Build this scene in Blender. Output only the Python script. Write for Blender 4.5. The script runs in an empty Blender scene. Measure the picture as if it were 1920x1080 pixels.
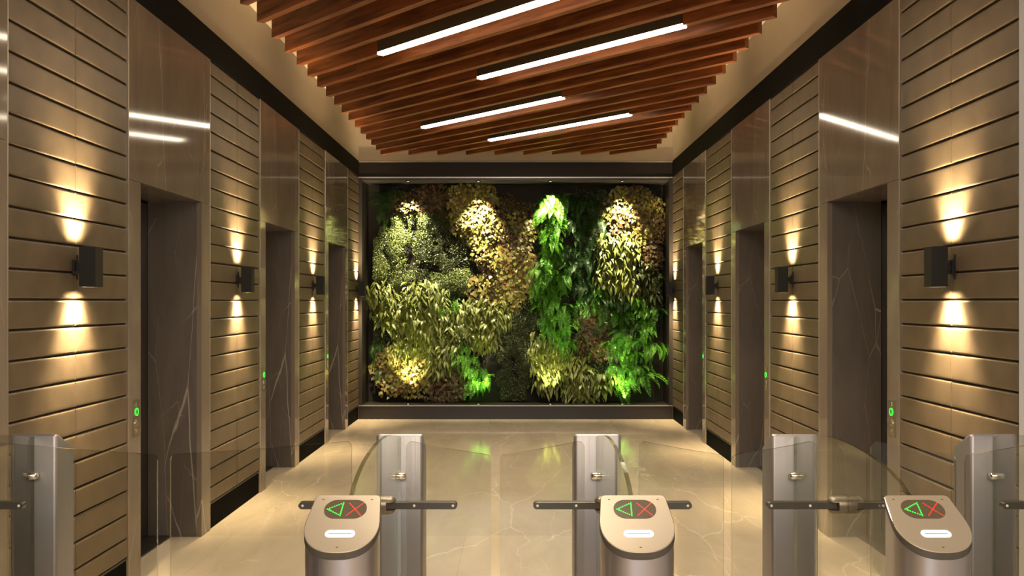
import bpy, bmesh, math, random
from mathutils import Vector, Matrix
R = math.radians
sc = bpy.context.scene
COL = sc.collection
random.seed(7)

# ------------------------------------------------------------------ helpers
def tag(o, label=None, cat=None, group=None, kind=None):
    if label: o['label'] = label
    if cat: o['category'] = cat
    if group: o['group'] = group
    if kind: o['kind'] = kind
    return o

def empty(name, loc=(0, 0, 0), rz=0):
    o = bpy.data.objects.new(name, None)
    o.location = loc
    o.rotation_euler = (0, 0, rz)
    o.empty_display_size = .1
    COL.objects.link(o)
    return o

class MB:
    """collects shapes into one mesh"""
    def __init__(s):
        s.bm = bmesh.new()
    def face(s, pts, mi=0, smooth=False):
        f = s.bm.faces.new([s.bm.verts.new(p) for p in pts])
        f.material_index = mi
        f.smooth = smooth
        return f
    def box(s, a, b, bevel=0, seg=2, mi=0, M=None):
        t = bmesh.new()
        bmesh.ops.create_cube(t, size=1)
        c = [(a[i] + b[i]) / 2 for i in range(3)]
        d = [abs(b[i] - a[i]) for i in range(3)]
        for v in t.verts:
            v.co = Vector((c[i] + v.co[i] * d[i] for i in range(3)))
        if bevel:
            bmesh.ops.bevel(t, geom=list(t.edges), offset=bevel, segments=seg, profile=.6, affect='EDGES')
        return s.join(t, mi, M, smooth=False)
    def join(s, t, mi=0, M=None, smooth=False):
        if M is not None:
            bmesh.ops.transform(t, matrix=M, verts=list(t.verts))
        mp = {}
        for v in t.verts:
            mp[v] = s.bm.verts.new(v.co)
        for f in t.faces:
            try:
                g = s.bm.faces.new([mp[v] for v in f.verts])
            except ValueError:
                continue
            g.material_index = mi
            g.smooth = smooth or f.smooth
        t.free()
        return s
    def rings(s, rings, mi=0, smooth=True, cap0=True, cap1=True, closed=True):
        vs = [[s.bm.verts.new(p) for p in r] for r in rings]
        n = len(vs[0])
        for a, b in zip(vs, vs[1:]):
            for i in range(n if closed else n - 1):
                j = (i + 1) % n
                f = s.bm.faces.new((a[i], a[j], b[j], b[i]))
                f.material_index = mi
                f.smooth = smooth
        for flag, r in ((cap0, vs[0]), (cap1, vs[-1])):
            if flag:
                f = s.bm.faces.new(r)
                f.material_index = mi
        return s
    def lathe(s, prof, org, ax=(0, 0, 1), n=32, mi=0, smooth=True, caps=True):
        """prof: list of (r, h) along axis"""
        ax = Vector(ax).normalized()
        u = ax.orthogonal().normalized()
        w = ax.cross(u)
        org = Vector(org)
        rr = []
        for r, h in prof:
            rr.append([org + ax * h + (u * math.cos(2 * math.pi * k / n) + w * math.sin(2 * math.pi * k / n)) * max(r, 1e-5) for k in range(n)])
        return s.rings(rr, mi, smooth, caps, caps)
    def prism(s, pts, fn_a, fn_b, mi=0, mi_side=None, smooth_side=False):
        A = [fn_a(p) for p in pts]
        B = [fn_b(p) for p in pts]
        va = [s.bm.verts.new(p) for p in A]
        vb = [s.bm.verts.new(p) for p in B]
        n = len(pts)
        f = s.bm.faces.new(va); f.material_index = mi
        f = s.bm.faces.new(list(reversed(vb))); f.material_index = mi
        for i in range(n):
            j = (i + 1) % n
            f = s.bm.faces.new((va[j], va[i], vb[i], vb[j]))
            f.material_index = mi if mi_side is None else mi_side
            f.smooth = smooth_side
        return s
    def build(s, name, mats, parent=None, loc=None, recalc=True, autosmooth=None):
        if recalc:
            bmesh.ops.recalc_face_normals(s.bm, faces=list(s.bm.faces))
        me = bpy.data.meshes.new(name)
        s.bm.to_mesh(me)
        s.bm.free()
        if not isinstance(mats, (list, tuple)):
            mats = [mats]
        for m in mats:
            me.materials.append(m)
        if autosmooth is not None:
            for p in me.polygons:
                p.use_smooth = True
            me.set_sharp_from_angle(angle=R(autosmooth))
        o = bpy.data.objects.new(name, me)
        COL.objects.link(o)
        if parent is not None:
            o.parent = parent
        if loc is not None:
            o.location = loc
        return o

def copy_tree(o, parent=None):
    c = o.copy()
    COL.objects.link(c)
    c.parent = parent
    for ch in o.children:
        copy_tree(ch, c)
    return c

def recenter(o, org):
    """move a top-level mesh's origin to org without moving the mesh"""
    org = Vector(org)
    o.data.transform(Matrix.Translation(-org))
    o.location = org
    return o

# ------------------------------------------------------------------ materials
def mat(name):
    m = bpy.data.materials.new(name)
    m.use_nodes = True
    nt = m.node_tree
    return m, nt, nt.nodes['Principled BSDF']

def N(nt, t, **kw):
    n = nt.nodes.new('ShaderNode' + t)
    for k, v in kw.items():
        setattr(n, k, v)
    return n

def plain(name, col, rough=.5, metal=0, spec=.5, noise=0, nscale=20, bump=0, bscale=200, coat=0):
    m, nt, b = mat(name)
    b.inputs['Base Color'].default_value = (*col, 1)
    b.inputs['Roughness'].default_value = rough
    b.inputs['Metallic'].default_value = metal
    b.inputs['Specular IOR Level'].default_value = spec
    b.inputs['Coat Weight'].default_value = coat
    tc = N(nt, 'TexCoord')
    if noise:
        n = N(nt, 'TexNoise'); n.inputs['Scale'].default_value = nscale; n.inputs['Detail'].default_value = 5
        nt.links.new(tc.outputs['Object'], n.inputs['Vector'])
        mr = N(nt, 'MapRange'); mr.inputs[1].default_value = .3; mr.inputs[2].default_value = .7
        mr.inputs[3].default_value = 1 - noise; mr.inputs[4].default_value = 1 + noise
        nt.links.new(n.outputs['Fac'], mr.inputs[0])
        vm = N(nt, 'VectorMath', operation='SCALE')
        vm.inputs[0].default_value = col
        nt.links.new(mr.outputs[0], vm.inputs['Scale'])
        nt.links.new(vm.outputs[0], b.inputs['Base Color'])
    if bump:
        n2 = N(nt, 'TexNoise'); n2.inputs['Scale'].default_value = bscale; n2.inputs['Detail'].default_value = 3
        nt.links.new(tc.outputs['Object'], n2.inputs['Vector'])
        bp = N(nt, 'Bump'); bp.inputs['Strength'].default_value = bump; bp.inputs['Distance'].default_value = .002
        nt.links.new(n2.outputs['Fac'], bp.inputs['Height'])
        nt.links.new(bp.outputs[0], b.inputs['Normal'])
    return m

def emis(name, col, st):
    m, nt, b = mat(name)
    b.inputs['Base Color'].default_value = (*[min(1, c) * .5 for c in col], 1)
    b.inputs['Emission Color'].default_value = (*col, 1)
    b.inputs['Emission Strength'].default_value = st
    return m

def brushed(name, col, rough=.3, vertical=True, metal=.9, amt=.12):
    m, nt, b = mat(name)
    tc = N(nt, 'TexCoord'); mp = N(nt, 'Mapping')
    mp.inputs['Scale'].default_value = (260, 260, 1.5) if vertical else (2, 260, 260)
    n = N(nt, 'TexNoise'); n.inputs['Scale'].default_value = 1; n.inputs['Detail'].default_value = 3
    nt.links.new(tc.outputs['Object'], mp.inputs[0]); nt.links.new(mp.outputs[0], n.inputs['Vector'])
    mr = N(nt, 'MapRange'); mr.inputs[3].default_value = rough - amt * .5; mr.inputs[4].default_value = rough + amt
    nt.links.new(n.outputs['Fac'], mr.inputs[0]); nt.links.new(mr.outputs[0], b.inputs['Roughness'])
    b.inputs['Base Color'].default_value = (*col, 1)
    b.inputs['Metallic'].default_value = metal
    return m

def marble(name, c1, c2, vein, rough=.12, rot=(.6, .5, .3), stretch=(1, 1, .35), scale=1.0, vw=.012, vamt=.8, tile=None, coat=0, spec=.5, vw2=.5, wob=.16):
    m, nt, b = mat(name)
    L = nt.links.new
    tc = N(nt, 'TexCoord'); mp = N(nt, 'Mapping')
    mp.inputs['Rotation'].default_value = rot
    mp.inputs['Scale'].default_value = tuple(x * scale for x in stretch)
    L(tc.outputs['Object'], mp.inputs[0])
    # cloudy body
    n1 = N(nt, 'TexNoise'); n1.inputs['Scale'].default_value = 2.2; n1.inputs['Detail'].default_value = 8; n1.inputs['Roughness'].default_value = .62
    n1.inputs['Distortion'].default_value = .6
    L(mp.outputs[0], n1.inputs['Vector'])
    cr = N(nt, 'ValToRGB'); cr.color_ramp.elements[0].position = .32; cr.color_ramp.elements[1].position = .68
    cr.color_ramp.elements[0].color = (*c1, 1); cr.color_ramp.elements[1].color = (*c2, 1)
    L(n1.outputs['Fac'], cr.inputs[0])
    last = cr.outputs[0]
    # veins: thin zero-crossings of a warped noise, broken up by another
    def veins(sc_, seed, width, amt):
        nonlocal last
        wn = N(nt, 'TexNoise'); wn.inputs['Scale'].default_value = 3.0 * sc_; wn.inputs['Detail'].default_value = 4
        L(mp.outputs[0], wn.inputs['Vector'])
        ad = N(nt, 'VectorMath', operation='MULTIPLY_ADD')
        L(wn.outputs['Color'], ad.inputs[0]); ad.inputs[1].default_value = (wob / sc_,) * 3
        L(mp.outputs[0], ad.inputs[2])
        of = N(nt, 'VectorMath', operation='ADD'); of.inputs[1].default_value = (seed, seed * 1.7, seed * .6)
        L(ad.outputs[0], of.inputs[0])
        vo = N(nt, 'TexVoronoi', feature='DISTANCE_TO_EDGE'); vo.inputs['Scale'].default_value = 1.1 * sc_
        L(of.outputs[0], vo.inputs['Vector'])
        brk = N(nt, 'TexNoise'); brk.inputs['Scale'].default_value = 1.7 * sc_; brk.inputs['Detail'].default_value = 2
        L(of.outputs[0], brk.inputs['Vector'])
        w = N(nt, 'MapRange'); w.inputs[1].default_value = .42; w.inputs[2].default_value = .66
        w.inputs[3].default_value = 0; w.inputs[4].default_value = width
        L(brk.outputs['Fac'], w.inputs[0])
        dv = N(nt, 'Math', operation='DIVIDE'); L(vo.outputs['Distance'], dv.inputs[0])
        mx = N(nt, 'Math', operation='MAXIMUM'); L(w.outputs[0], mx.inputs[0]); mx.inputs[1].default_value = 1e-4
        L(mx.outputs[0], dv.inputs[1])
        sub = N(nt, 'Math', operation='SUBTRACT', use_clamp=True); sub.inputs[0].default_value = 1; L(dv.outputs[0], sub.inputs[1])
        ml = N(nt, 'Math', operation='MULTIPLY'); L(sub.outputs[0], ml.inputs[0]); ml.inputs[1].default_value = amt
        mix = N(nt, 'Mix', data_type='RGBA'); L(ml.outputs[0], mix.inputs['Factor'])
        L(last, mix.inputs['A']); mix.inputs['B'].default_value = (*vein, 1)
        last = mix.outputs['Result']
    veins(1.0, 3.1, vw, vamt)
    veins(2.3, 9.4, vw * 1.3, vamt * vw2)
    if tile:
        br = N(nt, 'TexBrick'); br.offset = .5
        br.inputs['Color1'].default_value = (1, 1, 1, 1); br.inputs['Color2'].default_value = (.86, .86, .86, 1)
        br.inputs['Mortar'].default_value = (.7, .68, .64, 1)
        br.inputs['Scale'].default_value = 1; br.inputs['Mortar Size'].default_value = .0015
        br.inputs['Brick Width'].default_value = tile[0]; br.inputs['Row Height'].default_value = tile[1]
        mp2 = N(nt, 'Mapping'); mp2.inputs['Location'].default_value = (.35, .2, 0)
        L(tc.outputs['Object'], mp2.inputs[0]); L(mp2.outputs[0], br.inputs['Vector'])
        mm = N(nt, 'Mix', data_type='RGBA', blend_type='MULTIPLY'); mm.inputs['Factor'].default_value = 1
        L(last, mm.inputs['A']); L(br.outputs['Color'], mm.inputs['B'])
        last = mm.outputs['Result']
    L(last, b.inputs['Base Color'])
    b.inputs['Roughness'].default_value = rough
    b.inputs['Specular IOR Level'].default_value = spec
    b.inputs['Coat Weight'].default_value = coat
    b.inputs['Coat Roughness'].default_value = .03
    return m

def wood(name, c1, c2):
    m, nt, b = mat(name)
    L = nt.links.new
    tc = N(nt, 'TexCoord'); mp = N(nt, 'Mapping'); mp.inputs['Scale'].default_value = (1.6, 22, 22)
    oi = N(nt, 'ObjectInfo')
    ad = N(nt, 'VectorMath', operation='ADD')
    L(tc.outputs['Object'], ad.inputs[0])
    sc3 = N(nt, 'Math', operation='MULTIPLY'); sc3.inputs[1].default_value = 7; L(oi.outputs['Random'], sc3.inputs[0])
    L(sc3.outputs[0], ad.inputs[1]); L(ad.outputs[0], mp.inputs[0])
    n = N(nt, 'TexNoise'); n.inputs['Scale'].default_value = 1.3; n.inputs['Detail'].default_value = 6; n.inputs['Distortion'].default_value = .8
    L(mp.outputs[0], n.inputs['Vector'])
    cr = N(nt, 'ValToRGB'); cr.color_ramp.elements[0].position = .3; cr.color_ramp.elements[1].position = .7
    cr.color_ramp.elements[0].color = (*c1, 1); cr.color_ramp.elements[1].color = (*c2, 1)
    L(n.outputs['Fac'], cr.inputs[0])
    L(cr.outputs[0], b.inputs['Base Color'])
    b.inputs['Roughness'].default_value = .45
    return m

def leafmat(name, cols, rough=.4, spec=.4, trans=0):
    m, nt, b = mat(name)
    L = nt.links.new
    g = N(nt, 'NewGeometry'); oi = N(nt, 'ObjectInfo')
    a = N(nt, 'Math', operation='ADD'); L(g.outputs['Random Per Island'], a.inputs[0])
    mu = N(nt, 'Math', operation='MULTIPLY'); mu.inputs[1].default_value = .4; L(oi.outputs['Random'], mu.inputs[0])
    L(mu.outputs[0], a.inputs[1])
    d = N(nt, 'Math', operation='DIVIDE'); d.inputs[1].default_value = 1.4; L(a.outputs[0], d.inputs[0])
    cr = N(nt, 'ValToRGB')
    el = cr.color_ramp.elements
    while len(el) < len(cols): el.new(.5)
    for i, c in enumerate(cols):
        el[i].position = .12 + .76 * i / (len(cols) - 1); el[i].color = (*[q * .55 for q in c], 1)
    L(d.outputs[0], cr.inputs[0]); L(cr.outputs[0], b.inputs['Base Color'])
    b.inputs['Roughness'].default_value = rough
    b.inputs['Specular IOR Level'].default_value = spec
    return m

def glassmat(name, tint, edge=False):
    m = bpy.data.materials.new(name); m.use_nodes = True
    nt = m.node_tree; nt.nodes.clear(); L = nt.links.new
    out = N(nt, 'OutputMaterial'); mix = N(nt, 'MixShader')
    tr = N(nt, 'BsdfTransparent'); tr.inputs[0].default_value = (*tint, 1)
    gl = N(nt, 'BsdfGlossy'); gl.inputs['Roughness'].default_value = .08 if edge else .0
    gl.inputs['Color'].default_value = (.9, .92, .85, 1)
    if edge:
        mix.inputs[0].default_value = .35
    else:
        g = N(nt, 'NewGeometry')
        dt = N(nt, 'VectorMath', operation='DOT_PRODUCT'); L(g.outputs['Normal'], dt.inputs[0]); L(g.outputs['Incoming'], dt.inputs[1])
        ab = N(nt, 'Math', operation='ABSOLUTE'); L(dt.outputs['Value'], ab.inputs[0])
        om = N(nt, 'Math', operation='SUBTRACT'); om.inputs[0].default_value = 1; L(ab.outputs[0], om.inputs[1])
        pw_ = N(nt, 'Math', operation='POWER'); L(om.outputs[0], pw_.inputs[0]); pw_.inputs[1].default_value = 5
        ma = N(nt, 'Math', operation='MULTIPLY_ADD'); L(pw_.outputs[0], ma.inputs[0]); ma.inputs[1].default_value = .95; ma.inputs[2].default_value = .04
        L(ma.outputs[0], mix.inputs[0])
    L(tr.outputs[0], mix.inputs[1]); L(gl.outputs[0], mix.inputs[2]); L(mix.outputs[0], out.inputs[0])
    return m

M = dict(
    floor=marble('floor_marble', (.50, .41, .29), (.64, .53, .39), (.85, .77, .62), rough=.08, rot=(0, 0, .9), stretch=(1.3, .38, 1), scale=.95, vw=.013, vamt=.6, wob=.3, tile=(1.6, 1.6), spec=.5),
    marble=marble('portal_marble', (.155, .122, .094), (.215, .172, .13), (.58, .50, .40), rough=.07, rot=(.35, .1, .2), stretch=(1, 1.5, .3), scale=.9, vw=.006, vamt=.6, coat=0, spec=.45),
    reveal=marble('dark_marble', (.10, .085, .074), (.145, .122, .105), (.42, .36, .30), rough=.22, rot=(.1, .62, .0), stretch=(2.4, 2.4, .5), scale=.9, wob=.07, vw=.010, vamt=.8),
    tile=plain('bronze_leather_tile', (.128, .092, .058), rough=.42, metal=.3, noise=.16, nscale=7, bump=.45, bscale=330),
    groove=plain('tile_backing', (.05, .038, .024), rough=.7),
    black=plain('black_trim', (.004, .0035, .003), rough=.8, spec=.08),
    plinth=plain('black_plinth', (.002, .002, .002), rough=.8, spec=.05),  # plinth blackened to stand in for an unlit recess under the panels
    brown=plain('dark_brown_metal', (.032, .027, .023), rough=.35, metal=.3),
    fascia=plain('fascia_lit_brown', (.022, .018, .015), rough=.5, spec=.15),  # back fascia browner than the sides: its reflected light is in the colour
    edge2=plain('fascia_lip', (.25, .21, .16), rough=.5),
    edge=brushed('trim_steel', (.62, .52, .42), .35, vertical=False),
    beige=plain('beige_plaster', (.50, .43, .345), rough=.75, noise=.03, nscale=3),
    wood=wood('cherry_wood', (.10, .027, .008), (.37, .112, .030)),
    housing=plain('lamp_housing', (.05, .05, .03), rough=.4),
    strip=emis('strip_light', (1, .86, .63), 16),
    sconce=plain('sconce_black', (.012, .011, .009), rough=.5, metal=0, spec=.3),
    lens=emis('lamp_lens', (1, .85, .6), 4),
    steel=brushed('brushed_steel', (.36, .332, .335), .44, metal=.85),
    steel2=brushed('pedestal_steel', (.52, .47, .46), .30, metal=.9),
    doorleaf=brushed('lift_door_steel', (.16, .145, .14), .35),
    plate=plain('anodised_plate', (.38, .31, .23), rough=.42, metal=.35, bump=.05, bscale=600),
    plateedge=plain('plate_edge', (.07, .058, .045), rough=.5, metal=.0),
    chrome=plain('polished_edge', (.9, .86, .8), rough=.12, metal=1),
    display=plain('display_window', (.105, .078, .05), rough=.18),
    green=emis('green_led', (.02, 1, .05), 1.3),
    red=emis('red_led', (1, .02, .01), 1.1),
    reader=emis('reader_white', (1, .93, .82), 1.0),
    slot=plain('reader_slot', (.25, .22, .18), rough=.3),
    arm=plain('arm_graphite', (.085, .075, .06), rough=.36, metal=.5),
    hub=plain('hub_graphite', (.20, .165, .12), rough=.34, metal=.6),
    dot=plain('satin_screw', (.72, .68, .64), rough=.4, metal=.2),
    knob=plain('knob_steel', (.85, .82, .75), rough=.2, metal=1),
    glass=glassmat('clear_glass', (.91, .91, .89)),
    gedge=glassmat('glass_edge', (.62, .66, .52), edge=True),
    callplate=plain('call_plate_bronze', (.22, .185, .12), rough=.3, metal=.6),
    chromeb=plain('button_chrome', (.85, .8, .7), rough=.12, metal=1),
    grey=plain('pale_grey_paint', (.42, .43, .46), rough=.6),
    soil=plain('planting_felt', (.014, .011, .008), rough=.9),
    sky=emis('daylight', (.5, .65, 1), 1),
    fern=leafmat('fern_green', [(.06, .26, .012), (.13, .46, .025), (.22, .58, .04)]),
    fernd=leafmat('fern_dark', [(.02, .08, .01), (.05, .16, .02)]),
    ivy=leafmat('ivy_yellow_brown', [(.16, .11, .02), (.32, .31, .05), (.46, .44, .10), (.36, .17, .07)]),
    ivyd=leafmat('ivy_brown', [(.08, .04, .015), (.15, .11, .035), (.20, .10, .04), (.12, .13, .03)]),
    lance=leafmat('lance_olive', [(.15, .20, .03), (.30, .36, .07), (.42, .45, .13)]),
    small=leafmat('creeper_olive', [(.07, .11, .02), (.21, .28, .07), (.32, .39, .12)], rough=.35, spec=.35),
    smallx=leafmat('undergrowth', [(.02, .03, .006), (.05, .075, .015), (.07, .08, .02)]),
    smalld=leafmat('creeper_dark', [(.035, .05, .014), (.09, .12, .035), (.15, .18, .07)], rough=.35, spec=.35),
)

# ------------------------------------------------------------------ layout constants (metres)
F = 1700.0; CX = 969.0; CY = 565.0; EYE = 1.6
XL, XR = -2.145, 2.113
ZT = 3.29            # top of the wall cladding / level of the black soffit
YB = 12.30           # plane of the green wall's opening
YN = 12.84           # back of the planting niche
def wx(sg, d):       # wall surface; d metres into the wall
    return (XL - d) if sg < 0 else (XR + d)
PANELS = [(3.818, 5.002), (6.335, 7.57), (8.92, 10.15), (11.49, YB)]
PORTALS = [(5.002, 6.335), (7.57, 8.92), (10.15, 11.49)]
P0 = (2.47, 3.818)

# ------------------------------------------------------------------ setting
mb = MB(); mb.box((-6, -6, -.12), (6, 13.2, 0))
tag(mb.build('floor', M['floor']), kind='structure')

zs = [.187]
k = 10
while 1.608 - .1315 * k < ZT - .03:
    zs.append(1.608 - .1315 * k); k -= 1
zs.append(ZT)

def clad(sg, y0, y1, parent, ymid=None):
    mb = MB()
    ym = ymid if ymid is not None else (y0 + y1) / 2
    cols = [(y0 + .004, ym), (ym, y1 - .004)]
    g = .0045
    rnd = random.Random(int(y0 * 100) + sg)
    for ya, yb in cols:
        for za, zb in zip(zs, zs[1:]):
            a0, a1 = ya + .0012, yb - .0012
            b0, b1 = za + g, zb - g
            j = rnd.uniform(-.0012, .0012)
            prof = [(0, .022, 0), (0, .007, 0), (.0022, .0025, 0), (.007, .0004, 0), (.016, 0, 0)]
            rr = []
            for ins, d, _ in prof:
                ins_y = min(ins, .006)
                x = wx(sg, d + (j if ins > .001 else 0))
                rr.append([(x, a0 + ins_y, b0 + ins), (x, a1 - ins_y, b0 + ins), (x, a1 - ins_y, b1 - ins), (x, a0 + ins_y, b1 - ins)])
            mb.rings(rr, 0, smooth=False, cap0=False)
    # backing behind the joints and a thin stitched seam
    x0, x1 = wx(sg, .0165), wx(sg, .03)
    mb.box((min(x0, x1), y0, zs[0]), (max(x0, x1), y1, ZT), mi=1)
    return mb.build('cladding_panel', [M['tile'], M['groove']], parent)

def wall(sg, name):
    mb = MB()
    def bx(d0, d1, y0, y1, z0, z1, mi=0):
        xs = sorted((wx(sg, d0), wx(sg, d1)))
        mb.box((xs[0], y0, z0), (xs[1], y1, z1), mi=mi)
    for y0, y1 in PANELS:
        bx(.03, .5, y0, y1, 0, ZT)
    for y0, y1 in PORTALS + ([P0] if sg < 0 else []):
        bx(.41, .5, y0, y1, 0, ZT)
    if sg < 0:
        bx(0, .5, -6, P0[0], 0, ZT)
    bx(0, .5, YB, 13.2, 0, ZT)
    o = mb.build(name, [M['groove']])
    tag(o, kind='structure')
    for y0, y1 in PANELS:
        clad(sg, y0, y1, o, ymid=12.107 if y1 == YB else None)
    return o
WL = wall(-1, 'wall_left'); WR = wall(1, 'wall_right')

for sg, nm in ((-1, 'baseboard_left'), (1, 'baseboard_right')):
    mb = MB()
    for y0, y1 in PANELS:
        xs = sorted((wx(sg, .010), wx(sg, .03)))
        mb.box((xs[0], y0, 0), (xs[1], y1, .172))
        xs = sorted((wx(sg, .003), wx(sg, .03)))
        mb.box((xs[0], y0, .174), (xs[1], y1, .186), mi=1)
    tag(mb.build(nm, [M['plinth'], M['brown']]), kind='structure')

# near end: plain pier on the right, plain marble on the left
mb = MB(); mb.box((XR, -6, 0), (XR + .5, 3.815, ZT))
o = mb.build('wall_right_pier', [M['grey']]); tag(o, kind='structure')
mb = MB(); mb.box((XL - .02, -6, 0), (XL, P0[0] - .002, ZT))
tag(mb.build('wall_left_lobby', [M['marble']]), kind='structure')

dn = 0
def portal(sg, y0, y1):
    global dn
    dn += 1
    root = tag(empty('door_%d' % dn, (wx(sg, 0), (y0 + y1) / 2, 0)), kind='structure')
    off = Vector(root.location)
    def bx(mb, d0, d1, a, b, z0, z1, bev=0, mi=0):
        xs = sorted((wx(sg, d0), wx(sg, d1)))
        mb.box((xs[0] - off.x, a - off.y, z0), (xs[1] - off.x, b - off.y, z1), bevel=bev, seg=1, mi=mi)
    ja, jb = y0 + .163, y1 - .175
    H = 2.275
    mb = MB(); bx(mb, -.003, .03, y0 + .002, ja, 0, H - .001); mb.build('door_jamb', M['marble'], root)
    mb = MB(); bx(mb, -.003, .03, jb, y1 - .002, 0, H - .001); mb.build('door_jamb', M['marble'], root)
    mb = MB(); bx(mb, -.003, .03, y0 + .002, y1 - .002, H + .001, ZT)
    mb.build('door_header', M['marble'], root)
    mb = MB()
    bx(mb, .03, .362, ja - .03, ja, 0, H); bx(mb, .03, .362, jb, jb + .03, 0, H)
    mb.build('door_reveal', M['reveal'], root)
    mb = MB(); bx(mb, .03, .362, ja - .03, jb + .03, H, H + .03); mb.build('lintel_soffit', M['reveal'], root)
    # thin bright metal edge on the outer corner
    mb = MB(); bx(mb, -.0045, .02, y0, y0 + .004, 0, ZT); bx(mb, -.0045, .02, y1 - .004, y1, 0, ZT)
    mb.build('edge_trim', M['edge'], root)
    ym = (ja + jb) / 2
    for a, b in ((ja + .001, ym - .003), (ym + .003, jb - .001)):
        mb = MB(); bx(mb, .364, .40, a, b, .012, H - .012, bev=.003)
        mb.build('door_leaf', M['doorleaf'], root)
    mb = MB(); bx(mb, .20, .405, ja, jb, 0, .01); mb.build('door_sill', M['brown'], root)
    return root
for y0, y1 in [P0] + PORTALS:
    portal(-1, y0, y1)
for y0, y1 in PORTALS:
    portal(1, y0, y1)

# black fascia above the cladding, painted wall above it, flat ceiling
ZF, CZ = 3.50, 3.98
mb = MB()
mb.box((XL - .5, -6, ZT), (XL + .004, YB, ZF)); mb.box((XR - .004, -6, ZT), (XR + .5, YB, ZF))
tag(mb.build('trim_1', M['black']), kind='structure')
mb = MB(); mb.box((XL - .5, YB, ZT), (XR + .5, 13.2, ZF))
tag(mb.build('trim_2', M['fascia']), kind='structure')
mb = MB()
mb.box((XL - .5, -6, ZF), (XL, YB, CZ)); mb.box((XR, -6, ZF), (XR + .5, YB, CZ))
mb.box((XL - .5, YB, ZF), (XR + .5, 13.2, CZ))
tag(mb.build('wall_upper', M['beige']), kind='structure')
mb = MB(); mb.box((XL - .5, -6, CZ), (XR + .5, 13.2, CZ + .12))
tag(mb.build('ceiling', M['beige']), kind='structure')
mb = MB(); mb.box((XL + .004, YB - .02, ZF - .012), (XR - .004, YB, ZF + .004))
tag(mb.build('trim_6', M['edge2']), kind='structure')

# back wall: plinth, niche, trims
mb = MB(); mb.box((XL - .5, YN, 0), (XR + .5, 13.2, ZT))
tag(mb.build('wall_back', M['soil']), kind='structure')
mb = MB(); mb.box((XL, YB, 0), (XR, YN, .178), bevel=.003, seg=1)
tag(mb.build('baseboard_back', M['brown']), kind='structure')
mb = MB()
mb.box((XL, YB - .006, .178), (XR, YB + .016, .190)); mb.box((XL, YB - .006, ZT - .016), (XR, YB + .016, ZT - .002))
tag(mb.build('trim_3', M['edge']), kind='structure')
mb = MB(); mb.box((XL, YB + .016, .178), (XR, YN, .186))
tag(mb.build('trim_4', M['brown']), kind='structure')
mb = MB()
mb.box((XL, YB - .004, .19), (XL + .045, YN, ZT - .016)); mb.box((XR - .045, YB - .004, .19), (XR, YN, ZT - .016))
mb.box((XL + .045, YB + .016, ZT - .045), (XR - .045, YN, ZT))
tag(mb.build('trim_5', M['brown']), kind='structure')

# lobby end behind the gates: wall with tall windows
mb = MB()
mb.box((XL, -6.2, 0), (XR, -6, .9)); mb.box((XL, -6.2, 2.9), (XR, -6, CZ + .1))
for x in (XL, -.8, .7, XR - .15):
    mb.box((x, -6.2, .9), (x + .15, -6, 2.9))
tag(mb.build('wall_front', M['grey']), kind='structure')

# ------------------------------------------------------------------ slats and strip lights
def slat_line(S, xa, xb):
    """box running along (1,-1) from x=xa to x=xb on the line x+y=S"""
    Lg = (xb - xa) * math.sqrt(2)
    xm = (xa + xb) / 2
    return (xm, S - xm, 0), Lg
SP = .3726; S0 = 5.925; KS = 1.125; ZS = 3.501
def beam(name, S, xa, xb, w, z0, z1, m):
    (x, y, _), Lg = slat_line(S, xa, xb)
    mb = MB(); mb.box((-Lg / 2, -w / 2, z0 - z1), (Lg / 2, w / 2, 0), bevel=.0015, seg=1)
    o = mb.build(name, m); o.location = (x, y, z1); o.rotation_euler = (0, 0, R(-45))
    return o
lights = {0: (-.935, .385, 'long white strip light cut by the top edge of the photo, nearest of four'),
          4: (-.285, 1.03, 'white strip light set in the slats right of centre, second from the front'),
          8: (-.915, .385, 'white strip light left of centre, third from the front among the slats'),
          12: (-.285, 1.03, 'rearmost white strip light in the slats, nearest the plant wall'),
          -4: (-.285, 1.03, 'strip light above the turnstiles, out of the photo\'s frame'),
          -8: (-.935, .385, 'strip light above the lobby behind the turnstiles')}
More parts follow.
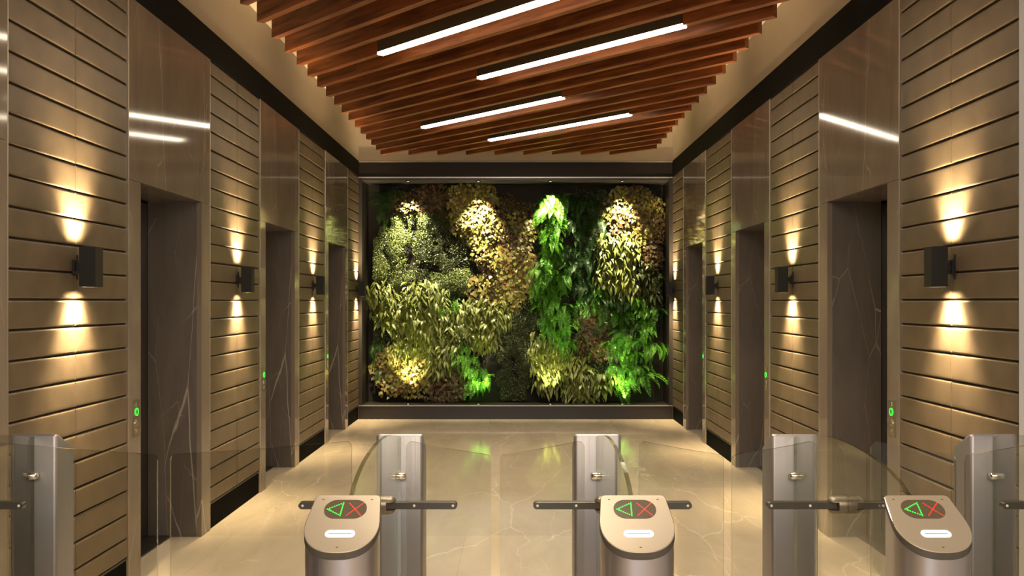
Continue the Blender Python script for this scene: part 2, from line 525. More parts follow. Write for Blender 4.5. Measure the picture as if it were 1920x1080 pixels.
for k in range(-12, 20):
    S = S0 + SP * k
    xa = max(-1.75, S - 11.785); xb = 1.727
    g = 'wooden ceiling slats'
    lab = 'long reddish wooden slat running diagonally across the ceiling'
    if S - 11.785 > -1.75:
        lab = 'reddish wooden slat shortened where the row meets the far wall'; g = 'shortened far slats'
    if k in lights:
        la, lb, ll = lights[k]; la *= KS; lb *= KS
        w = {0: 'front strip light', 4: 'second strip light', 8: 'third strip light', 12: 'rearmost strip light', -4: 'strip light above the gates', -8: 'strip light above the lobby'}[k]
        tag(beam('ceiling_slat', S, xa, la, .054, ZS, CZ, M['wood']), 'reddish wooden slat piece left of the ' + w, 'slat')
        tag(beam('ceiling_slat', S, lb, xb, .054, ZS, CZ, M['wood']), 'reddish wooden slat piece right of the ' + w, 'slat')
        (x, y, _), Lg = slat_line(S, la, lb)
        r = empty('strip_light', (x, y, CZ), R(-45)); tag(r, ll, 'ceiling light')
        mb = MB(); mb.box((-Lg / 2 + .002, -.027, ZS + .012 - CZ), (Lg / 2 - .002, .027, 0)); mb.build('housing', M['housing'], r)
        mb = MB(); mb.box((-Lg / 2 + .002, -.027, ZS - .008 - CZ), (Lg / 2 - .002, .027, ZS + .012 - CZ)); mb.build('diffuser', M['strip'], r)
        al = bpy.data.lights.new('strip_lamp', 'AREA'); al.shape = 'RECTANGLE'; al.size = Lg - .01; al.size_y = .05
        al.energy = 21; al.color = (1, .86, .66); al.spread = R(125)
        ao = bpy.data.objects.new('strip_lamp', al); COL.objects.link(ao); ao.parent = r; ao.location = (0, 0, ZS - .010 - CZ)
    else:
        tag(beam('ceiling_slat', S, xa, xb, .054, ZS, CZ, M['wood']), lab, 'slat', g)

# ------------------------------------------------------------------ sconces
def spot(name, loc, dirv, power, ang, blend, col, rad=.012, parent=None):
    l = bpy.data.lights.new(name, 'SPOT'); l.energy = power; l.spot_size = R(ang); l.spot_blend = blend
    l.color = col; l.shadow_soft_size = rad
    o = bpy.data.objects.new(name, l); COL.objects.link(o)
    o.location = loc
    o.rotation_euler = Vector(dirv).to_track_quat('-Z', 'Y').to_euler()
    if parent: o.parent = parent
    return o
WARM = (1.0, .78, .45)
ords = ['nearest the gates', 'second from the gates', 'third from the gates', 'farthest from the gates beside the plant wall']
proto = None
for sg in (-1, 1):
    for i, y in enumerate((4.393, 6.953, 9.535, 12.107)):
        if proto is None:
            r = empty('wall_lamp', (XL, y, 1.766))
            mb = MB()
            for a, b in (((.043, -.04, -.097), (.047, .04, .097)), ((.118, -.04, -.097), (.122, .04, .097)),
                         ((.047, -.04, -.097), (.118, -.036, .097)), ((.047, .036, -.097), (.118, .04, .097)),
                         ((.047, -.036, -.05), (.118, .036, .05))):
                mb.box(a, b)
            mb.build('lamp_body', M['sconce'], r)
            mb = MB(); mb.box((0, -.022, -.035), (.012, .022, .035), bevel=.002); mb.box((.012, -.012, -.02), (.044, .012, .02), bevel=.002)
            mb.box((.0, .024, -.06), (.006, .028, .06))
            mb.build('bracket', M['sconce'], r)
            for s in (1, -1):
                mb = MB(); mb.lathe([(0.0, 0), (.026, 0), (.026, .004), (0, .006)], (.083, 0, s * .052), (0, 0, s), 20)
                mb.build('lamp_lens', M['lens'], r)
            proto = r
        else:
            r = copy_tree(proto)
            r.location = (wx(sg, 0), y, 1.766)
            r.rotation_euler = (0, 0, 0 if sg < 0 else math.pi)
        tag(r, 'black up-and-down wall lamp on the %s wall, %s' % ('left' if sg < 0 else 'right', ords[i]), 'wall lamp', 'black wall lamps')
        for s in (1, -1):
            spot('lamp_light', (wx(sg, -.083), y, 1.766 + s * .064), (-.35 if sg < 0 else .35, 0, s), 45, 128, 1.0, WARM, .02)
            spot('lamp_light', (wx(sg, -.083), y, 1.766 + s * .064), (-.26 if sg < 0 else .26, 0, s), 200, 80, 1.0, WARM, .018)

# ------------------------------------------------------------------ lift call panels
cp = None
def stroke(mb, p, q, w, x0, x1):
    p = Vector(p); q = Vector(q); d = (q - p).normalized(); n = Vector((-d.y, d.x)) * w / 2
    pts = [p + n, q + n, q - n, p - n]
    mb.prism(pts, lambda a: (x0, a.x, a.y), lambda a: (x1, a.x, a.y))
names3 = ['first lift doorway from the gates', 'second lift doorway from the gates', 'last lift doorway before the plant wall']
for sg in (-1, 1):
    for i, (y0, y1) in enumerate(PORTALS):
        y = y0 + .093
        if cp is None:
            r = empty('lift_call_panel', (0, 0, 0))
            mb = MB(); mb.box((0, -.042, -.102), (.005, .042, .102), bevel=.0012, seg=1); mb.build('plate', M['callplate'], r)
            def ring(z, m, name, ro, ri):
                mb = MB()
                mb.lathe([(ri, 0), (ro, 0), (ro, .004), (ri, .004), (ri, 0)], (.005, 0, z), (1, 0, 0), 28, smooth=False, caps=False)
                rg = mb.build(name, m, r)
                return rg
            b1 = ring(.035, M['green'], 'call_button', .022, .0155); b1['label'] = 'button with lit green ring'
            mb = MB(); mb.lathe([(.015, 0), (.015, .003), (0, .004)], (.005, 0, .035), (1, 0, 0), 24); mb.build('button_cap', M['callplate'], b1)
            b2 = ring(-.03, M['chromeb'], 'call_button', .022, .018); b2['label'] = 'unlit button with chrome ring'
            mb = MB(); mb.lathe([(.0175, 0), (.0175, .003), (0, .005)], (.005, 0, -.03), (1, 0, 0), 24); mb.build('button_cap', M['callplate'], b2)
            mb = MB(); stroke(mb, (-.011, .067), (0, .088), .005, .005, .0075); stroke(mb, (0, .088), (.011, .067), .005, .005, .0075)
            mb.build('up_arrow', M['chromeb'], r)
            mb = MB(); stroke(mb, (-.010, -.062), (0, -.083), .005, .005, .0075); stroke(mb, (0, -.083), (.010, -.062), .005, .005, .0075)
            mb.build('down_arrow', M['chromeb'], r)
            cp = r
        else:
            r = copy_tree(cp)
        r.location = (wx(sg, -.003), y, .944)
        r.rotation_euler = (0, 0, 0 if sg < 0 else math.pi)
        tag(r, 'lift call panel, green lit button, %s side, %s' % ('left' if sg < 0 else 'right', names3[i]), 'lift button panel', 'lift call panels')

# ------------------------------------------------------------------ turnstiles
GX = [-1.776, -.431, .297, 1.022, 1.752]
HUBY, PY, KY = 2.82, 3.327, 2.325
SL = .61; Z0 = 1.103
def kiosk_outline(n=20, grow=0):
    """plan outline (u lateral, v from the back edge toward the entrance)"""
    pts = []
    hw, hb = .0915 + grow, .083 + grow
    # back-right corner rounding
    r = .012
    for k in range(5):
        a = math.pi / 2 * k / 4
        pts.append((hb - r + r * math.sin(a), r - r * math.cos(a) - grow))
    pts += [(hb + (hw - hb) * t, .012 + .068 * t) for t in (.35, .7)]
    for k in range(n * 2 + 1):
        a = math.pi * k / (n * 2)
        c, s_ = math.cos(a), math.sin(a)
        e_ = 2 / 2.35
        pts.append((hw * math.copysign(abs(c) ** e_, c), .08 + (.085 + grow) * s_ ** e_))
    pts += [(-(hb + (hw - hb) * t), .012 + .068 * t) for t in (.7, .35)]
    for k in range(5):
        a = math.pi / 2 * (4 - k) / 4
        pts.append((-(hb - r + r * math.sin(a)), r - r * math.cos(a) - grow))
    return pts
TH = math.atan(SL); ct, st = math.cos(TH), math.sin(TH)
def onplate(u, s, h=0):        # s = distance down the slope, h = above the surface
    return Vector((u, KY - s * ct - h * st, Z0 - s * st + h * ct))
def stadium(cx, cs, w, h, n=14, r=None):
    r = h / 2 if r is None else r
    pts = []
    for cxx, cyy, a0 in ((w / 2 - r, h / 2 - r, 0), (-w / 2 + r, h / 2 - r, 90), (-w / 2 + r, -h / 2 + r, 180), (w / 2 - r, -h / 2 + r, 270)):
        for k in range(n // 2 + 1):
            a = R(a0 + 90 * k / (n // 2))
            pts.append((cx + cxx + r * math.cos(a), cs + cyy + r * math.sin(a)))
    return pts
def on_plate_prism(mb, pts, h0, h1):
    mb.prism(pts, lambda p: onplate(p[0], p[1], h0), lambda p: onplate(p[0], p[1], h1))

def make_turnstile():
    r = empty('turnstile', (0, 0, 0))
    # front pedestal
    o1 = kiosk_outline(grow=-.0015)
    mb = MB()
    lv = [(0, 0, 0), (1, 0, 0)]
    rings = [[(u, KY - v, .02) for u, v in o1], [(u, KY - v, .5) for u, v in o1], [(u, KY - v, Z0 - SL * v - .018) for u, v in o1]]
    mb.rings(rings, smooth=True)
    ped = mb.build('pedestal', M['steel2'], r, autosmooth=50)
    mb = MB(); og = kiosk_outline(grow=.004); mb.prism(og, lambda p: (p[0], KY - p[1], .02), lambda p: (p[0], KY - p[1], 0)); mb.build('foot', M['plateedge'], ped)
    # sloping cover plate with chamfered rim
    mb = MB()
    def ringp(grow, h):
        return [(u, KY - v - h * 0, Z0 - SL * v + h) for u, v in kiosk_outline(grow=grow)]
    mb.rings([ringp(0, -.019), ringp(.0008, -.017), ringp(.0008, -.0014)], smooth=True, mi=1, cap1=False)
    mb.rings([ringp(.0008, -.0014), ringp(-.0006, 0)], smooth=False, mi=2, cap0=False, cap1=False)
    mb.rings([ringp(-.0006, 0), ringp(-.003, .0003)], smooth=False, mi=0, cap0=False)
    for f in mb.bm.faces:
        if f.material_index == 2 and f.calc_center_median().y < KY - .085: f.material_index = 0  # front rim gets plate colour: highlight kept to the sides by material
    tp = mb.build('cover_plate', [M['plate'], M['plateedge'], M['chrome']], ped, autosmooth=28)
    # display window with LED signs
    mb = MB(); on_plate_prism(mb, stadium(0, .0505, .107, .065, r=.0315), .0, .0011)
    dp = mb.build('display_window', M['display'], ped)
    def dots(mb, p, q, n, w=.0015):
        for i in range(n):
            t = i / (n - 1)
            u = p[0] + (q[0] - p[0]) * t; s = p[1] + (q[1] - p[1]) * t
            on_plate_prism(mb, [(u - w, s - w), (u + w, s - w), (u + w, s + w), (u - w, s + w)], .0008, .0018)
    mb = MB()
    A, B, C = (-.045, .0515), (-.008, .0295), (-.010, .0735)
    dots(mb, A, B, 8); dots(mb, B, C, 9); dots(mb, C, A, 8); dots(mb, (-.0405, .0535), (-.0385, .0555), 2); 
    mb.build('green_arrow', M['green'], ped)
    mb = MB(); dots(mb, (.008, .031), (.041, .073), 12, .0013); dots(mb, (.043, .030), (.006, .073), 12, .0013); mb.build('red_cross', M['red'], ped)
    mb = MB(); on_plate_prism(mb, stadium(0, .1345, .0735, .0245), .0, .0012); rd = mb.build('card_reader', M['reader'], ped)
    mb = MB(); on_plate_prism(mb, stadium(0, .1345, .056, .003), .001, .0016); mb.build('reader_slot', M['slot'], ped)
    mb = MB()
    for u, s in ((-.062, .016), (.062, .016), (-.0, .178)):
        on_plate_prism(mb, stadium(u, s, .006, .0026), 0, .0008)
    mb.build('sensor_marks', M['plateedge'], ped)
    # rear post: sloping back top, rounded edges
    mb = MB()
    w, d = .172, .14
    prof = []
    rr = .013
    base = [(w / 2, 0), (w / 2, d), (-w / 2, d), (-w / 2, 0)]
    def rr_rect(grow, z, zback=None):
        pts = []
        x1, y0_, y1_ = w / 2 + grow, -grow, d + grow
        for cx, cy, a0 in ((x1 - rr, y0_ + rr, -90), (x1 - rr, y1_ - rr, 0), (-x1 + rr, y1_ - rr, 90), (-x1 + rr, y0_ + rr, 180)):
            for k in range(7):
                a = R(a0 + 15 * k)
                x, y = cx + rr * math.cos(a), cy + rr * math.sin(a)
                zz = z if zback is None else z + (zback - z) * max(0, (y - .02)) / (d - .02)
                pts.append((x, PY + y, zz))
        return pts
    mb.rings([rr_rect(0, .03), rr_rect(0, .6), rr_rect(0, 1.103, 1.034), rr_rect(-.003, 1.1085, 1.039), rr_rect(-.008, 1.111, 1.042)], smooth=True)
    post = mb.build('rear_post', M['steel'], r, autosmooth=40)
    mb = MB(); mb.box((-w / 2 - .006, PY - .006, 0), (w / 2 + .006, PY + d + .006, .03), bevel=.003); mb.build('foot', M['plateedge'], post)
    # curved side pane between post and pedestal
    Y = [2.345, 2.40, 2.47, 2.55, 2.65, 2.755, 2.87, 3.0, 3.10, 3.2, 3.28, PY - .002]
    Zt = [1.085, 1.114, 1.133, 1.148, 1.158, 1.163, 1.163, 1.155, 1.143, 1.128, 1.113, 1.103]
    pts = [(y, z) for y, z in zip(Y, Zt)] + [(PY - .002, .08), (2.34, .08)]
    mb = MB(); mb.prism(pts, lambda p: (-.006, p[0], p[1]), lambda p: (.006, p[0], p[1]), mi=0, mi_side=1)
    pane = mb.build('side_pane', [M['glass'], M['gedge']], r)
    mb = MB(); mb.lathe([(.0, -.026), (.010, -.026), (.0145, -.021), (.0145, .021), (.010, .026), (0, .026)], (0, PY - .016, .962), (1, 0, 0), 20)
    mb.build('pane_clamp', M['knob'], pane)
    # hub barrel
    hb = MB()
    def capsule(x0, x1, z0, z1, y0, y1):
        hb.box((x0, y0, z0), (x1, y1, z1), bevel=.004)
    prof = [(0, -.056), (.010, -.0558), (.019, -.053), (.0255, -.047), (.0285, -.038), (.029, -.0305)]
    # body centre + fork halves built from a lathed barrel cut by the arm slots
    pr = [(.0285, -.0275), (.029, -.025), (.029, -.0012), (.0275, -.0003), (.0275, .0003), (.029, .0012), (.029, .025), (.0285, .0275)]
    hb.lathe(pr, (0, HUBY, .9665), (1, 0, 0), 36)
    for s in (-1, 1):
        for up in (1, -1):
            rings = []
            for h, rad in ((.0275, .0287), (.038, .0282), (.047, .0252), (.053, .019), (.0555, .0135)):
                ring_ = []
                a_cut = math.asin(min(.95, .0125 / rad))
                for k in range(15):
                    a = a_cut + (math.pi - 2 * a_cut) * k / 14
                    ring_.append((s * h, HUBY + rad * math.cos(a), .9665 + up * rad * math.sin(a)))
                rings.append(ring_)
            hb.rings(rings, smooth=True)
    hub = hb.build('hinge_hub', M['hub'], r, autosmooth=40)
    return r

def add_wing(r, s, reach, plain_len=.33):
    """one glass leaf with its clamping arm; s=-1 left, 1 right"""
    x0, x1 = .085, reach
    zt0, zt1 = 1.162, 1.122
    pts = []
    rc = .018
    n = 10
    for k in range(5):          # top corner at the hinge side
        a = R(180 - 90 * k / 4)
        pts.append((x0 + rc + rc * math.cos(a), zt0 - rc + rc * math.sin(a)))
    for k in range(1, n):
        t = k / n
        pts.append((x0 + rc + (x1 - x0 - 2 * rc) * t, zt0 + (zt1 - zt0) * t - .002 * math.sin(math.pi * t)))
    for k in range(5):
        a = R(90 - 90 * k / 4)
        pts.append((x1 - rc + rc * math.cos(a), zt1 - rc + rc * math.sin(a)))
    pts += [(x1, .32), (x1 - .03, .28), (x0 + .03, .28), (x0, .32)]
    mb = MB()
    mb.prism(pts, lambda p: (s * p[0], HUBY + .011, p[1]), lambda p: (s * p[0], HUBY + .021, p[1]), mi=0, mi_side=1)
    g = mb.build('glass_leaf', [M['glass'], M['gedge']], r)
    # arm
    ax0, ax1, h = .030, .246, .0115
    out = [(ax0, -h)] + [(ax1 - h + h * math.cos(R(a)), h * math.sin(R(a))) for a in range(-90, 91, 15)] + [(ax0, h)]
    mb = MB()
    mb.rings([[(s * x, HUBY + yy, .9665 + z * k) for x, z in out] for yy, k in ((.010, 1), (-.009, 1), (-.0115, .82))], smooth=False)
    arm = mb.build('swing_arm', M['arm'], r)
    for dx in (.113, .233):
        mb = MB(); mb.lathe([(.0042, 0), (.0042, .0015), (0, .002)], (s * dx, HUBY - .0113, .9665), (0, -1, 0), 16)
        mb.build('screw', M['dot'], arm)

base = make_turnstile()
reach = [(.2, .652), (.652, .35), (.35, .35), (.35, .35), (.35, .30)]
labs = ['grey turnstile at the far left edge, only rear post and one black arm in view',
        'turnstile with lit arrow and cross display, left of the plant wall\'s middle',
        'turnstile with lit arrow and cross display, between the left display turnstile and the right one',
        'turnstile with arched glass side and fully visible double hinge, right of centre',
        'steel turnstile at the far right edge, its pedestal outside the photo']
roots = [base] + [copy_tree(base) for _ in range(4)]
for i, r in enumerate(roots):
    r.location = (GX[i], 0, 0)
    tag(r, labs[i], 'turnstile', 'row of turnstiles')
for i, r in enumerate(roots):
    if i > 0: add_wing(r, -1, reach[i][0])
    else: add_wing(r, -1, .28)
    add_wing(r, 1, reach[i][1])

# ------------------------------------------------------------------ plants
def frond(mb, org, az, L, rise, droop, rng, w=1.0, npairs=20):
    """pinnate frond; az: sideways angle, leaves the wall toward -Y"""
    p = Vector(org); segs = npairs
    th = rise
    side = Vector((math.cos(az), 0, 0)); 
    out = Vector((math.sin(az), -abs(math.cos(az)) * .9 - .15, 0)).normalized()
    pts = []
    for i in range(segs + 1):
        pts.append(p.copy())
        d = out * math.cos(th) + Vector((0, 0, 1)) * math.sin(th)
        p = p + d * (L / segs)
        th -= droop / segs * (1.2 - .4 * i / segs)
        th = max(th, -1.5)
    lat = Vector((0, 0, 1)).cross(out).normalized()
    for i in range(1, segs + 1):
        t = i / segs
        d = (pts[i] - pts[i - 1]).normalized()
        nrm = lat.cross(d).normalized()
        l = L * .17 * w * (math.sin(math.pi * min(1, t ** .75 * .93 + .07)) ** .8 + .06)
        wd = L / segs * .34
        for s in (-1, 1):
            a = pts[i]
            b = a + lat * s * l * .95 + d * l * .28 - nrm * l * (.12 + rng.random() * .1)
            m1 = a.lerp(b, .45)
            mb.face([a - d * wd * .5, m1 - d * wd, b, m1 + d * wd])
    # midrib
    for i in range(0, segs, 2):
        a, b = pts[i], pts[min(segs, i + 2)]
        mb.face([a - lat * .0012, a + lat * .0012, b + lat * .0008, b - lat * .0008])

def fern_mesh(seed):
    rng = random.Random(seed); mb = MB()
    for k in range(rng.randint(6, 9)):
        az = rng.uniform(-1.25, 1.25)
        frond(mb, (rng.uniform(-.02, .02), 0, rng.uniform(-.03, .03)), az, rng.uniform(.24, .40), rng.uniform(-.3, .9), rng.uniform(1.1, 2.4), rng)
    return mb
def leaf(mb, p, d, nrm, l, w, shape):
    d = d.normalized(); lat = d.cross(nrm).normalized(); nn = lat.cross(d)
    P = [p + d * (a * l) + lat * (b * w) + nn * (c * l) for a, b, c in shape]
    mb.face(P)
HEART = [(0, 0, 0), (-.12, .3, .02), (.12, .55, 0), (.42, .46, -.04), (.68, .22, -.1), (1, 0, -.2), (.68, -.22, -.1), (.42, -.46, -.04), (.12, -.55, 0), (-.12, -.3, .02)]
MAPLE = [(0, 0, 0), (-.1, .42, .02), (.22, .34, 0), (.38, .6, -.05), (.55, .28, -.05), (1, 0, -.2), (.55, -.28, -.05), (.38, -.6, -.05), (.22, -.34, 0), (-.1, -.42, .02)]
def ivy_mesh(seed):
    rng = random.Random(seed); mb = MB()
    for k in range(88):
        r_ = rng.random() ** .5 * .17; a = rng.uniform(0, 6.283)
        x, z = r_ * math.cos(a), r_ * math.sin(a)
        y = -.15 * math.sqrt(max(0, 1 - (r_ / .18) ** 2)) * rng.uniform(.55, 1.1)
        d = Vector((rng.uniform(-.8, .8), rng.uniform(-.5, 0), -1 + rng.random() * .6))
        nrm = Vector((rng.uniform(-.5, .5), -1, rng.uniform(0, .9)))
        l = rng.uniform(.032, .058)
        leaf(mb, Vector((x, y, z)), d, nrm, l, l * rng.uniform(.7, .95), HEART if rng.random() < .6 else MAPLE)
    return mb
def lance_mesh(seed):
    rng = random.Random(seed); mb = MB()
    for k in range(46):
        x, z = rng.uniform(-.14, .14), rng.uniform(-.1, .16)
        y = -rng.uniform(.02, .16)
        az = rng.uniform(-1.0, 1.0) * .9
        d = Vector((math.sin(az) * .8, -rng.uniform(.2, .7), rng.uniform(-.6, .3))).normalized()
        L = rng.uniform(.10, .17); w = L * rng.uniform(.09, .13)
        p = Vector((x, y, z)); lat = d.cross(Vector((0, -.6, 1))).normalized()
        prev = None
        tw = rng.uniform(-.5, .5)
        lat = (lat + Vector((0, tw, tw * .5))).normalized()
        for i, wf in enumerate((.15, .8, 1, .65, .02)):
            c = (p - lat * w * wf, p + lat * w * wf)
            if prev: 
                vs = [prev[0], prev[1], c[1], c[0]]
                mb.face(vs, smooth=False)
            prev = c
            d = (d + Vector((0, 0, -.45))).normalized()
            p = p + d * L / 4
    bmesh.ops.remove_doubles(mb.bm, verts=list(mb.bm.verts), dist=1e-5)
    return mb
FERNS = []; IVIES = []; LANCES = []
for lst, fn, nm, n in ((FERNS, fern_mesh, 'fern', 6), (IVIES, ivy_mesh, 'ivy_plant', 6), (LANCES, lance_mesh, 'broad_leaf_plant', 5)):
    for i in range(n):
        mb = fn(100 + i * 7)
        me = bpy.data.meshes.new(nm); mb.bm.to_mesh(me); mb.bm.free(); lst.append(me)
def mesh_with(me, m, cache={}):
    key = (me.name, m.name)
    if key not in cache:
        c = me.copy(); c.materials.clear(); c.materials.append(m); cache[key] = c
    return cache[key]

SB = 134.0
def pw(px, py, y=12.62):
    s = F / y
    return (px - CX) / s, EYE - (py - CY) / s
prng = random.Random(5)
def inside(px, py, els, mrg=1.0):
    return any(((px - a) / c) ** 2 + ((py - b) / d) ** 2 <= mrg for a, b, c, d in els)
XMIN, XMAX, ZMIN, ZMAX = XL + .17, XR - .17, .30, ZT - .14
def patch(kind, els, step, m, label, cat, group, ydepth=(.02, .12), scl=(.8, 1.15), jit=.5):
    src, nm = {'fern': (FERNS, 'fern'), 'ivy': (IVIES, 'ivy_plant'), 'lance': (LANCES, 'broad_leaf_plant')}[kind]
    x0 = min(a - c for a, b, c, d in els); x1 = max(a + c for a, b, c, d in els)
    y0 = min(b - d for a, b, c, d in els); y1 = max(b + d for a, b, c, d in els)
    ny = max(1, int(round((y1 - y0) / step))); nx = max(1, int(round((x1 - x0) / step)))
    cnt = 0
    for j in range(ny):
        for i in range(nx):
            px = x0 + (i + .5 + (.25 if j % 2 else -.25)) * (x1 - x0) / nx + prng.uniform(-jit, jit) * step * .6
            py = y0 + (j + .5) * (y1 - y0) / ny + prng.uniform(-jit, jit) * step * .6
            if not inside(px, py, els): continue
            x, z = pw(px, py)
            if not (XMIN < x < XMAX and ZMIN < z < ZMAX): continue
            me = mesh_with(prng.choice(src), m if not isinstance(m, (list, tuple)) else prng.choice(m))
            o = bpy.data.objects.new(nm, me); COL.objects.link(o)
            s = prng.uniform(*scl)
            o.location = (x, YN - prng.uniform(*ydepth), z)
            o.scale = (s * prng.choice((-1, 1)), s, s)
            o.rotation_euler = (prng.uniform(-.15, .15), prng.uniform(-.35, .35), prng.uniform(-.3, .3))
            tag(o, label, cat, group); cnt += 1
    return cnt
def creeper(els, dens, m, label, holes=(), lump=.16, size=.015, seed=1):
    """mat of tiny leaves"""
    rng = random.Random(seed); mb = MB()
    lumps = []
    for a, b, c, d in els:
        n = max(3, int(c * d / 110))
        for k in range(n):
            t = rng.uniform(0, 6.283); r_ = math.sqrt(rng.random())
            lumps.append((a + c * r_ * math.cos(t), b + d * r_ * math.sin(t), rng.uniform(9, 20)))
    cnt = 0
    for lx, ly, lr in lumps:
        n = int(dens * lr * lr)
        ld = rng.uniform(.35, 1) * lump
        for k in range(n):
            t = rng.uniform(0, 6.283); q = math.sqrt(rng.random())
            px, py = lx + lr * q * math.cos(t), ly + lr * 1.25 * q * math.sin(t)
            if inside(px, py, holes, 1.0): continue
            x, z = pw(px, py)
            if not (XMIN - .04 < x < XMAX + .04 and .21 < z < ZMAX + .05): continue
            y = YN - .03 - ld * math.sqrt(1 - q * q * .95) * rng.uniform(.6, 1.05)
            l = size * rng.uniform(.7, 1.4)
            d = Vector((rng.uniform(-1, 1), rng.uniform(-.6, .2), rng.uniform(-1, .6)))
            nrm = Vector((rng.uniform(-.8, .8), -1, rng.uniform(-.4, .9)))
            dd = d.normalized(); lat = dd.cross(nrm).normalized()
            p = Vector((x, y, z))
            mb.face([p, p + dd * l * .5 + lat * l * .42, p + dd * l, p + dd * l * .5 - lat * l * .42])
            cnt += 1
    o = mb.build('creeper_foliage', m, recalc=False)
    c = Vector((pw(els[0][0], els[0][1])[0], YN - .05, pw(els[0][0], els[0][1])[1]))
    recenter(o, c)
    tag(o, label, 'plants', kind='stuff')
    return cnt

ncre = 0
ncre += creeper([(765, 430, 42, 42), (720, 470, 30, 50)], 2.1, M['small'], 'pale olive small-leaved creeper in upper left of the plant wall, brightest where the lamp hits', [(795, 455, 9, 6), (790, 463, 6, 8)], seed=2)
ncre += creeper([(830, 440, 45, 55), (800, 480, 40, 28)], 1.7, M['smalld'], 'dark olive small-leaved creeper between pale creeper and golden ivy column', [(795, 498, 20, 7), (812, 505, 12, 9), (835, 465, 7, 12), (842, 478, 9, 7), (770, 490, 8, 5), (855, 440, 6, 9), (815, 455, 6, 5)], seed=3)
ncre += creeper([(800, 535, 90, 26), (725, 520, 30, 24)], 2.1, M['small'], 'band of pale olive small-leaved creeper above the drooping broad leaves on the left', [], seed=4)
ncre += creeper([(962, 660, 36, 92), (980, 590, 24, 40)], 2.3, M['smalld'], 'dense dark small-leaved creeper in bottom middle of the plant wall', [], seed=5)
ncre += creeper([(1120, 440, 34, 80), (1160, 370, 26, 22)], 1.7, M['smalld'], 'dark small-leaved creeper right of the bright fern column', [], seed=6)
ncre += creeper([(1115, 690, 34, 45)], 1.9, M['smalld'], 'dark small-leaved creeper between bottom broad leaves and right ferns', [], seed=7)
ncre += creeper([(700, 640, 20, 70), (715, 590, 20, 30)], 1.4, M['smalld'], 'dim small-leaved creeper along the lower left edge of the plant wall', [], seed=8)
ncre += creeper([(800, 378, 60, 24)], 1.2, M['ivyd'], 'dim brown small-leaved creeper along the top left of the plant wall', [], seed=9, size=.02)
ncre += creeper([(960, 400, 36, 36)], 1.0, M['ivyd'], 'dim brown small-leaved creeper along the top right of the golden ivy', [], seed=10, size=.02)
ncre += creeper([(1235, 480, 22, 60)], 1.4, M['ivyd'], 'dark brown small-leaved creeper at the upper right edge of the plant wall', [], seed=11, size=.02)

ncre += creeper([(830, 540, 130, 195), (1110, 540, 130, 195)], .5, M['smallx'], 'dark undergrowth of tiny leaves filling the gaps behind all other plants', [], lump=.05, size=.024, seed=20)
G = 'plant wall: '
tot = 0
def P(*a, **k):
    global tot
    tot += patch(*a, **k)
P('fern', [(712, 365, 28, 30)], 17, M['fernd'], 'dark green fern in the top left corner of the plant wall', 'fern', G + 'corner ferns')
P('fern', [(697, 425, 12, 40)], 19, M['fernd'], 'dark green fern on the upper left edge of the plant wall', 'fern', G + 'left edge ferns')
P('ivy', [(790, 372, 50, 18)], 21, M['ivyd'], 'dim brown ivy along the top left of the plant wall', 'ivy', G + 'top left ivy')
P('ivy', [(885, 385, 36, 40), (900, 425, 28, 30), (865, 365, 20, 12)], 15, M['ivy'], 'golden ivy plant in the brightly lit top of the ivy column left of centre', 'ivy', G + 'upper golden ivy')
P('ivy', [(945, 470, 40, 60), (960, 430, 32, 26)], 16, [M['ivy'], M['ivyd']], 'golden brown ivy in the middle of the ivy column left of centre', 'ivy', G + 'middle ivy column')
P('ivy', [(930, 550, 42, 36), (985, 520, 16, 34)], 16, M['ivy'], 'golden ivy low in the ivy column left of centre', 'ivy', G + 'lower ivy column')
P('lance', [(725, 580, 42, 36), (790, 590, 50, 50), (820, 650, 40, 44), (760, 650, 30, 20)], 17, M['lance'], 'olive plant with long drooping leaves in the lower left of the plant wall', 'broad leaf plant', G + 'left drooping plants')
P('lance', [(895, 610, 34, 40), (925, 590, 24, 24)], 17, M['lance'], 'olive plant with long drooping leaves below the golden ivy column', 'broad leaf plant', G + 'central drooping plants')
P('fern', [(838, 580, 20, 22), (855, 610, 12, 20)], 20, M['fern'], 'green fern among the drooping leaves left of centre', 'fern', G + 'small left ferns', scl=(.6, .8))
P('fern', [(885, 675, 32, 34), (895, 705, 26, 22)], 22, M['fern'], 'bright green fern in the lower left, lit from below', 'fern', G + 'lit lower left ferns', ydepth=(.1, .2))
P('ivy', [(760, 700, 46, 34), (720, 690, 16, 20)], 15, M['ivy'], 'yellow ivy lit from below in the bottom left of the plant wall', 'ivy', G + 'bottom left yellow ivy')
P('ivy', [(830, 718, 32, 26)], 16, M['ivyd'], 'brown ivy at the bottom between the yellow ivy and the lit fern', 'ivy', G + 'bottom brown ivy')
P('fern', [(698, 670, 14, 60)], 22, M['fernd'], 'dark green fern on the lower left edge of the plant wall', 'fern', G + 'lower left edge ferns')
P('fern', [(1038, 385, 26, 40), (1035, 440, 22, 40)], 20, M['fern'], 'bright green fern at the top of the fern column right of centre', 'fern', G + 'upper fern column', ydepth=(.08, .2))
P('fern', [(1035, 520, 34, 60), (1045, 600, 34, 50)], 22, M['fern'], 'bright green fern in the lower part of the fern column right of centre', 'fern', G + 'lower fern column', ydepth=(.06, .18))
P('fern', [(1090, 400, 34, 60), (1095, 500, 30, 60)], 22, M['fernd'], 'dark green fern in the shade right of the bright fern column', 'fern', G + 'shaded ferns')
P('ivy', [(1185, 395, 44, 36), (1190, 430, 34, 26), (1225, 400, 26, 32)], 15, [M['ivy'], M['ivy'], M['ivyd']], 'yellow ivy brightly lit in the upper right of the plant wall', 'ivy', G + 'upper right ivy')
P('ivy', [(1232, 470, 20, 46)], 17, M['ivyd'], 'dark brown ivy on the upper right edge of the plant wall', 'ivy', G + 'right edge ivy')
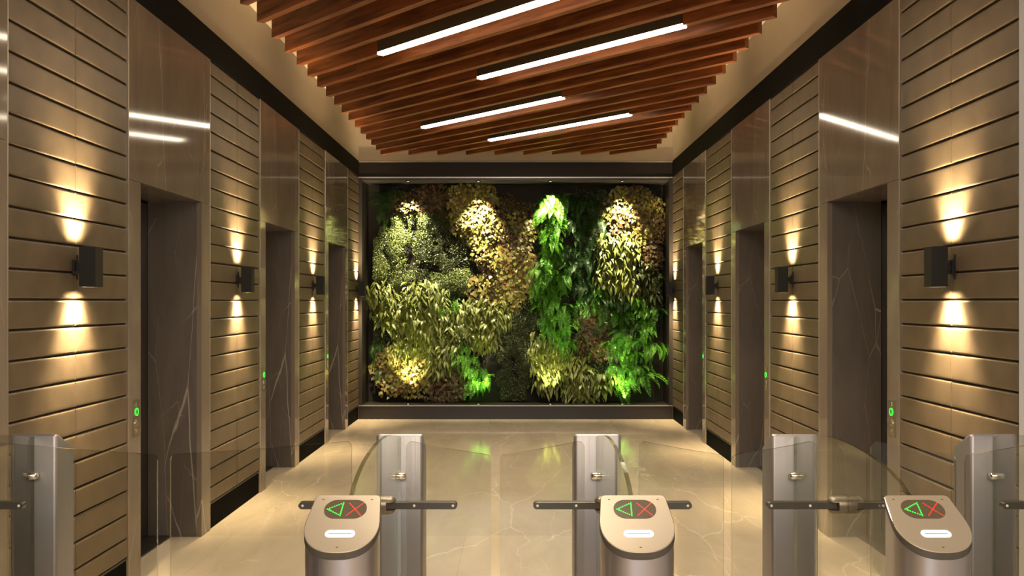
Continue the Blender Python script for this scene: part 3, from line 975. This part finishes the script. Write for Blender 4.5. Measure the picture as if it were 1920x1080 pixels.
P('lance', [(1160, 485, 36, 40), (1160, 530, 28, 20)], 16, M['lance'], 'pale plant with drooping leaves below the upper right ivy', 'broad leaf plant', G + 'right pale drooping plants')
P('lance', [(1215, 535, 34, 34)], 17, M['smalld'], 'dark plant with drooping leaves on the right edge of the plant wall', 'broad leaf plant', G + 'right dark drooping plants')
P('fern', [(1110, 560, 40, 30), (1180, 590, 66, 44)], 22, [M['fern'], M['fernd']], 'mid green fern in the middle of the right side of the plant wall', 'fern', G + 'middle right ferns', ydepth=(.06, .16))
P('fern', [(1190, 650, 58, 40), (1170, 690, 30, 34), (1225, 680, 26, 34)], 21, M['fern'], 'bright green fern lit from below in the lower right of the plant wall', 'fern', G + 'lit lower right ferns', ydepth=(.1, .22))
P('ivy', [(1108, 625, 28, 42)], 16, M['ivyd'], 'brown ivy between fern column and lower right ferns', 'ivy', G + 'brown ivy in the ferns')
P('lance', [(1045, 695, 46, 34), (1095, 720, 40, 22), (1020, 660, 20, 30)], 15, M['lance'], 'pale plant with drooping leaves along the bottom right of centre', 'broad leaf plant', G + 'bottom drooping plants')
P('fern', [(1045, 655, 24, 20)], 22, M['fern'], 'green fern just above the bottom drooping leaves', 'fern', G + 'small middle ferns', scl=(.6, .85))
print('plants', tot, 'creeper leaves', ncre)

# plant wall lamps: slim spots on the sill and at the niche top
ux = [(765 - CX) / 137.6, (897 - CX) / 137.6, (1032 - CX) / 137.6, (1167 - CX) / 137.6]
names4 = ['leftmost', 'second from left', 'second from right', 'rightmost']
pu = None
for up in (True, False):
    for i, x in enumerate(ux):
        if pu is None:
            r = empty('spot_lamp', (0, 0, 0))
            mb = MB(); mb.lathe([(.030, 0), (.034, .0), (.034, .010), (.030, .012), (.024, .012), (.024, .006), (.0, .006)], (0, 0, 0), (0, 0, 1), 24)
            mb.build('lamp_ring', M['sconce'], r)
            mb = MB(); mb.lathe([(0, .005), (.023, .005), (.023, .008), (0, .0085)], (0, 0, 0), (0, 0, 1), 20); mb.build('lamp_lens', M['lens'], r)
            pu = r
        else:
            r = copy_tree(pu)
        if up:
            r.location = (x, YB + .07, .186); r.rotation_euler = (0, 0, 0)
            tag(r, 'small round uplight on the sill below the plants, %s of four' % names4[i], 'spotlight')
            spot('lamp_light', (x, YB + .07, .215), (0, .34, 1), 380, 64, 1.0, (1, .86, .55), .02)
        else:
            r.location = (x, YB + .07, ZT - .045); r.rotation_euler = (math.pi, 0, 0)
            tag(r, 'small round downlight above the plants, %s of four' % names4[i], 'spotlight')
            spot('lamp_light', (x, YB + .07, ZT - .075), (0, .38, -1), 420, 64, 1.0, (1, .86, .55), .02)

# ------------------------------------------------------------------ general light
def area(name, loc, rot, size, size_y, power, col):
    l = bpy.data.lights.new(name, 'AREA'); l.shape = 'RECTANGLE'; l.size = size; l.size_y = size_y; l.energy = power; l.color = col
    o = bpy.data.objects.new(name, l); COL.objects.link(o); o.location = loc; o.rotation_euler = rot
    return o
area('lobby_fill', (0, -1.5, 3.2), (R(25), 0, 0), 3.2, 3.0, 170, (1, .86, .66))  # unseen broad lamp added behind the camera for warm ambient light
area('window_light', (0, -5.8, 1.9), (R(90), 0, 0), 3.6, 1.9, 55, (.7, .8, 1))

w = bpy.data.worlds.new('World'); sc.world = w; w.use_nodes = True
bg = w.node_tree.nodes['Background']; bg.inputs[0].default_value = (.62, .75, 1, 1); bg.inputs[1].default_value = .6

cam = bpy.data.cameras.new('Camera'); co = bpy.data.objects.new('Camera', cam); COL.objects.link(co)
co.location = (0, 0, EYE); co.rotation_euler = (R(90), 0, 0)
cam.sensor_width = 36; cam.lens = F / 1920 * 36
cam.shift_x = -(CX - 960) / 1920; cam.shift_y = (CY - 540) / 1920
cam.clip_start = .05
sc.camera = co
sc.view_settings.view_transform = 'Standard'; sc.view_settings.look = 'None'
sc.view_settings.gamma = 1; sc.view_settings.use_curve_mapping = False
sc.view_settings.exposure = 0.36
sc.cycles.use_denoising = True
sc.cycles.max_bounces = 8; sc.cycles.diffuse_bounces = 4; sc.cycles.glossy_bounces = 4; sc.cycles.transparent_max_bounces = 24
sc.cycles.sample_clamp_indirect = 4
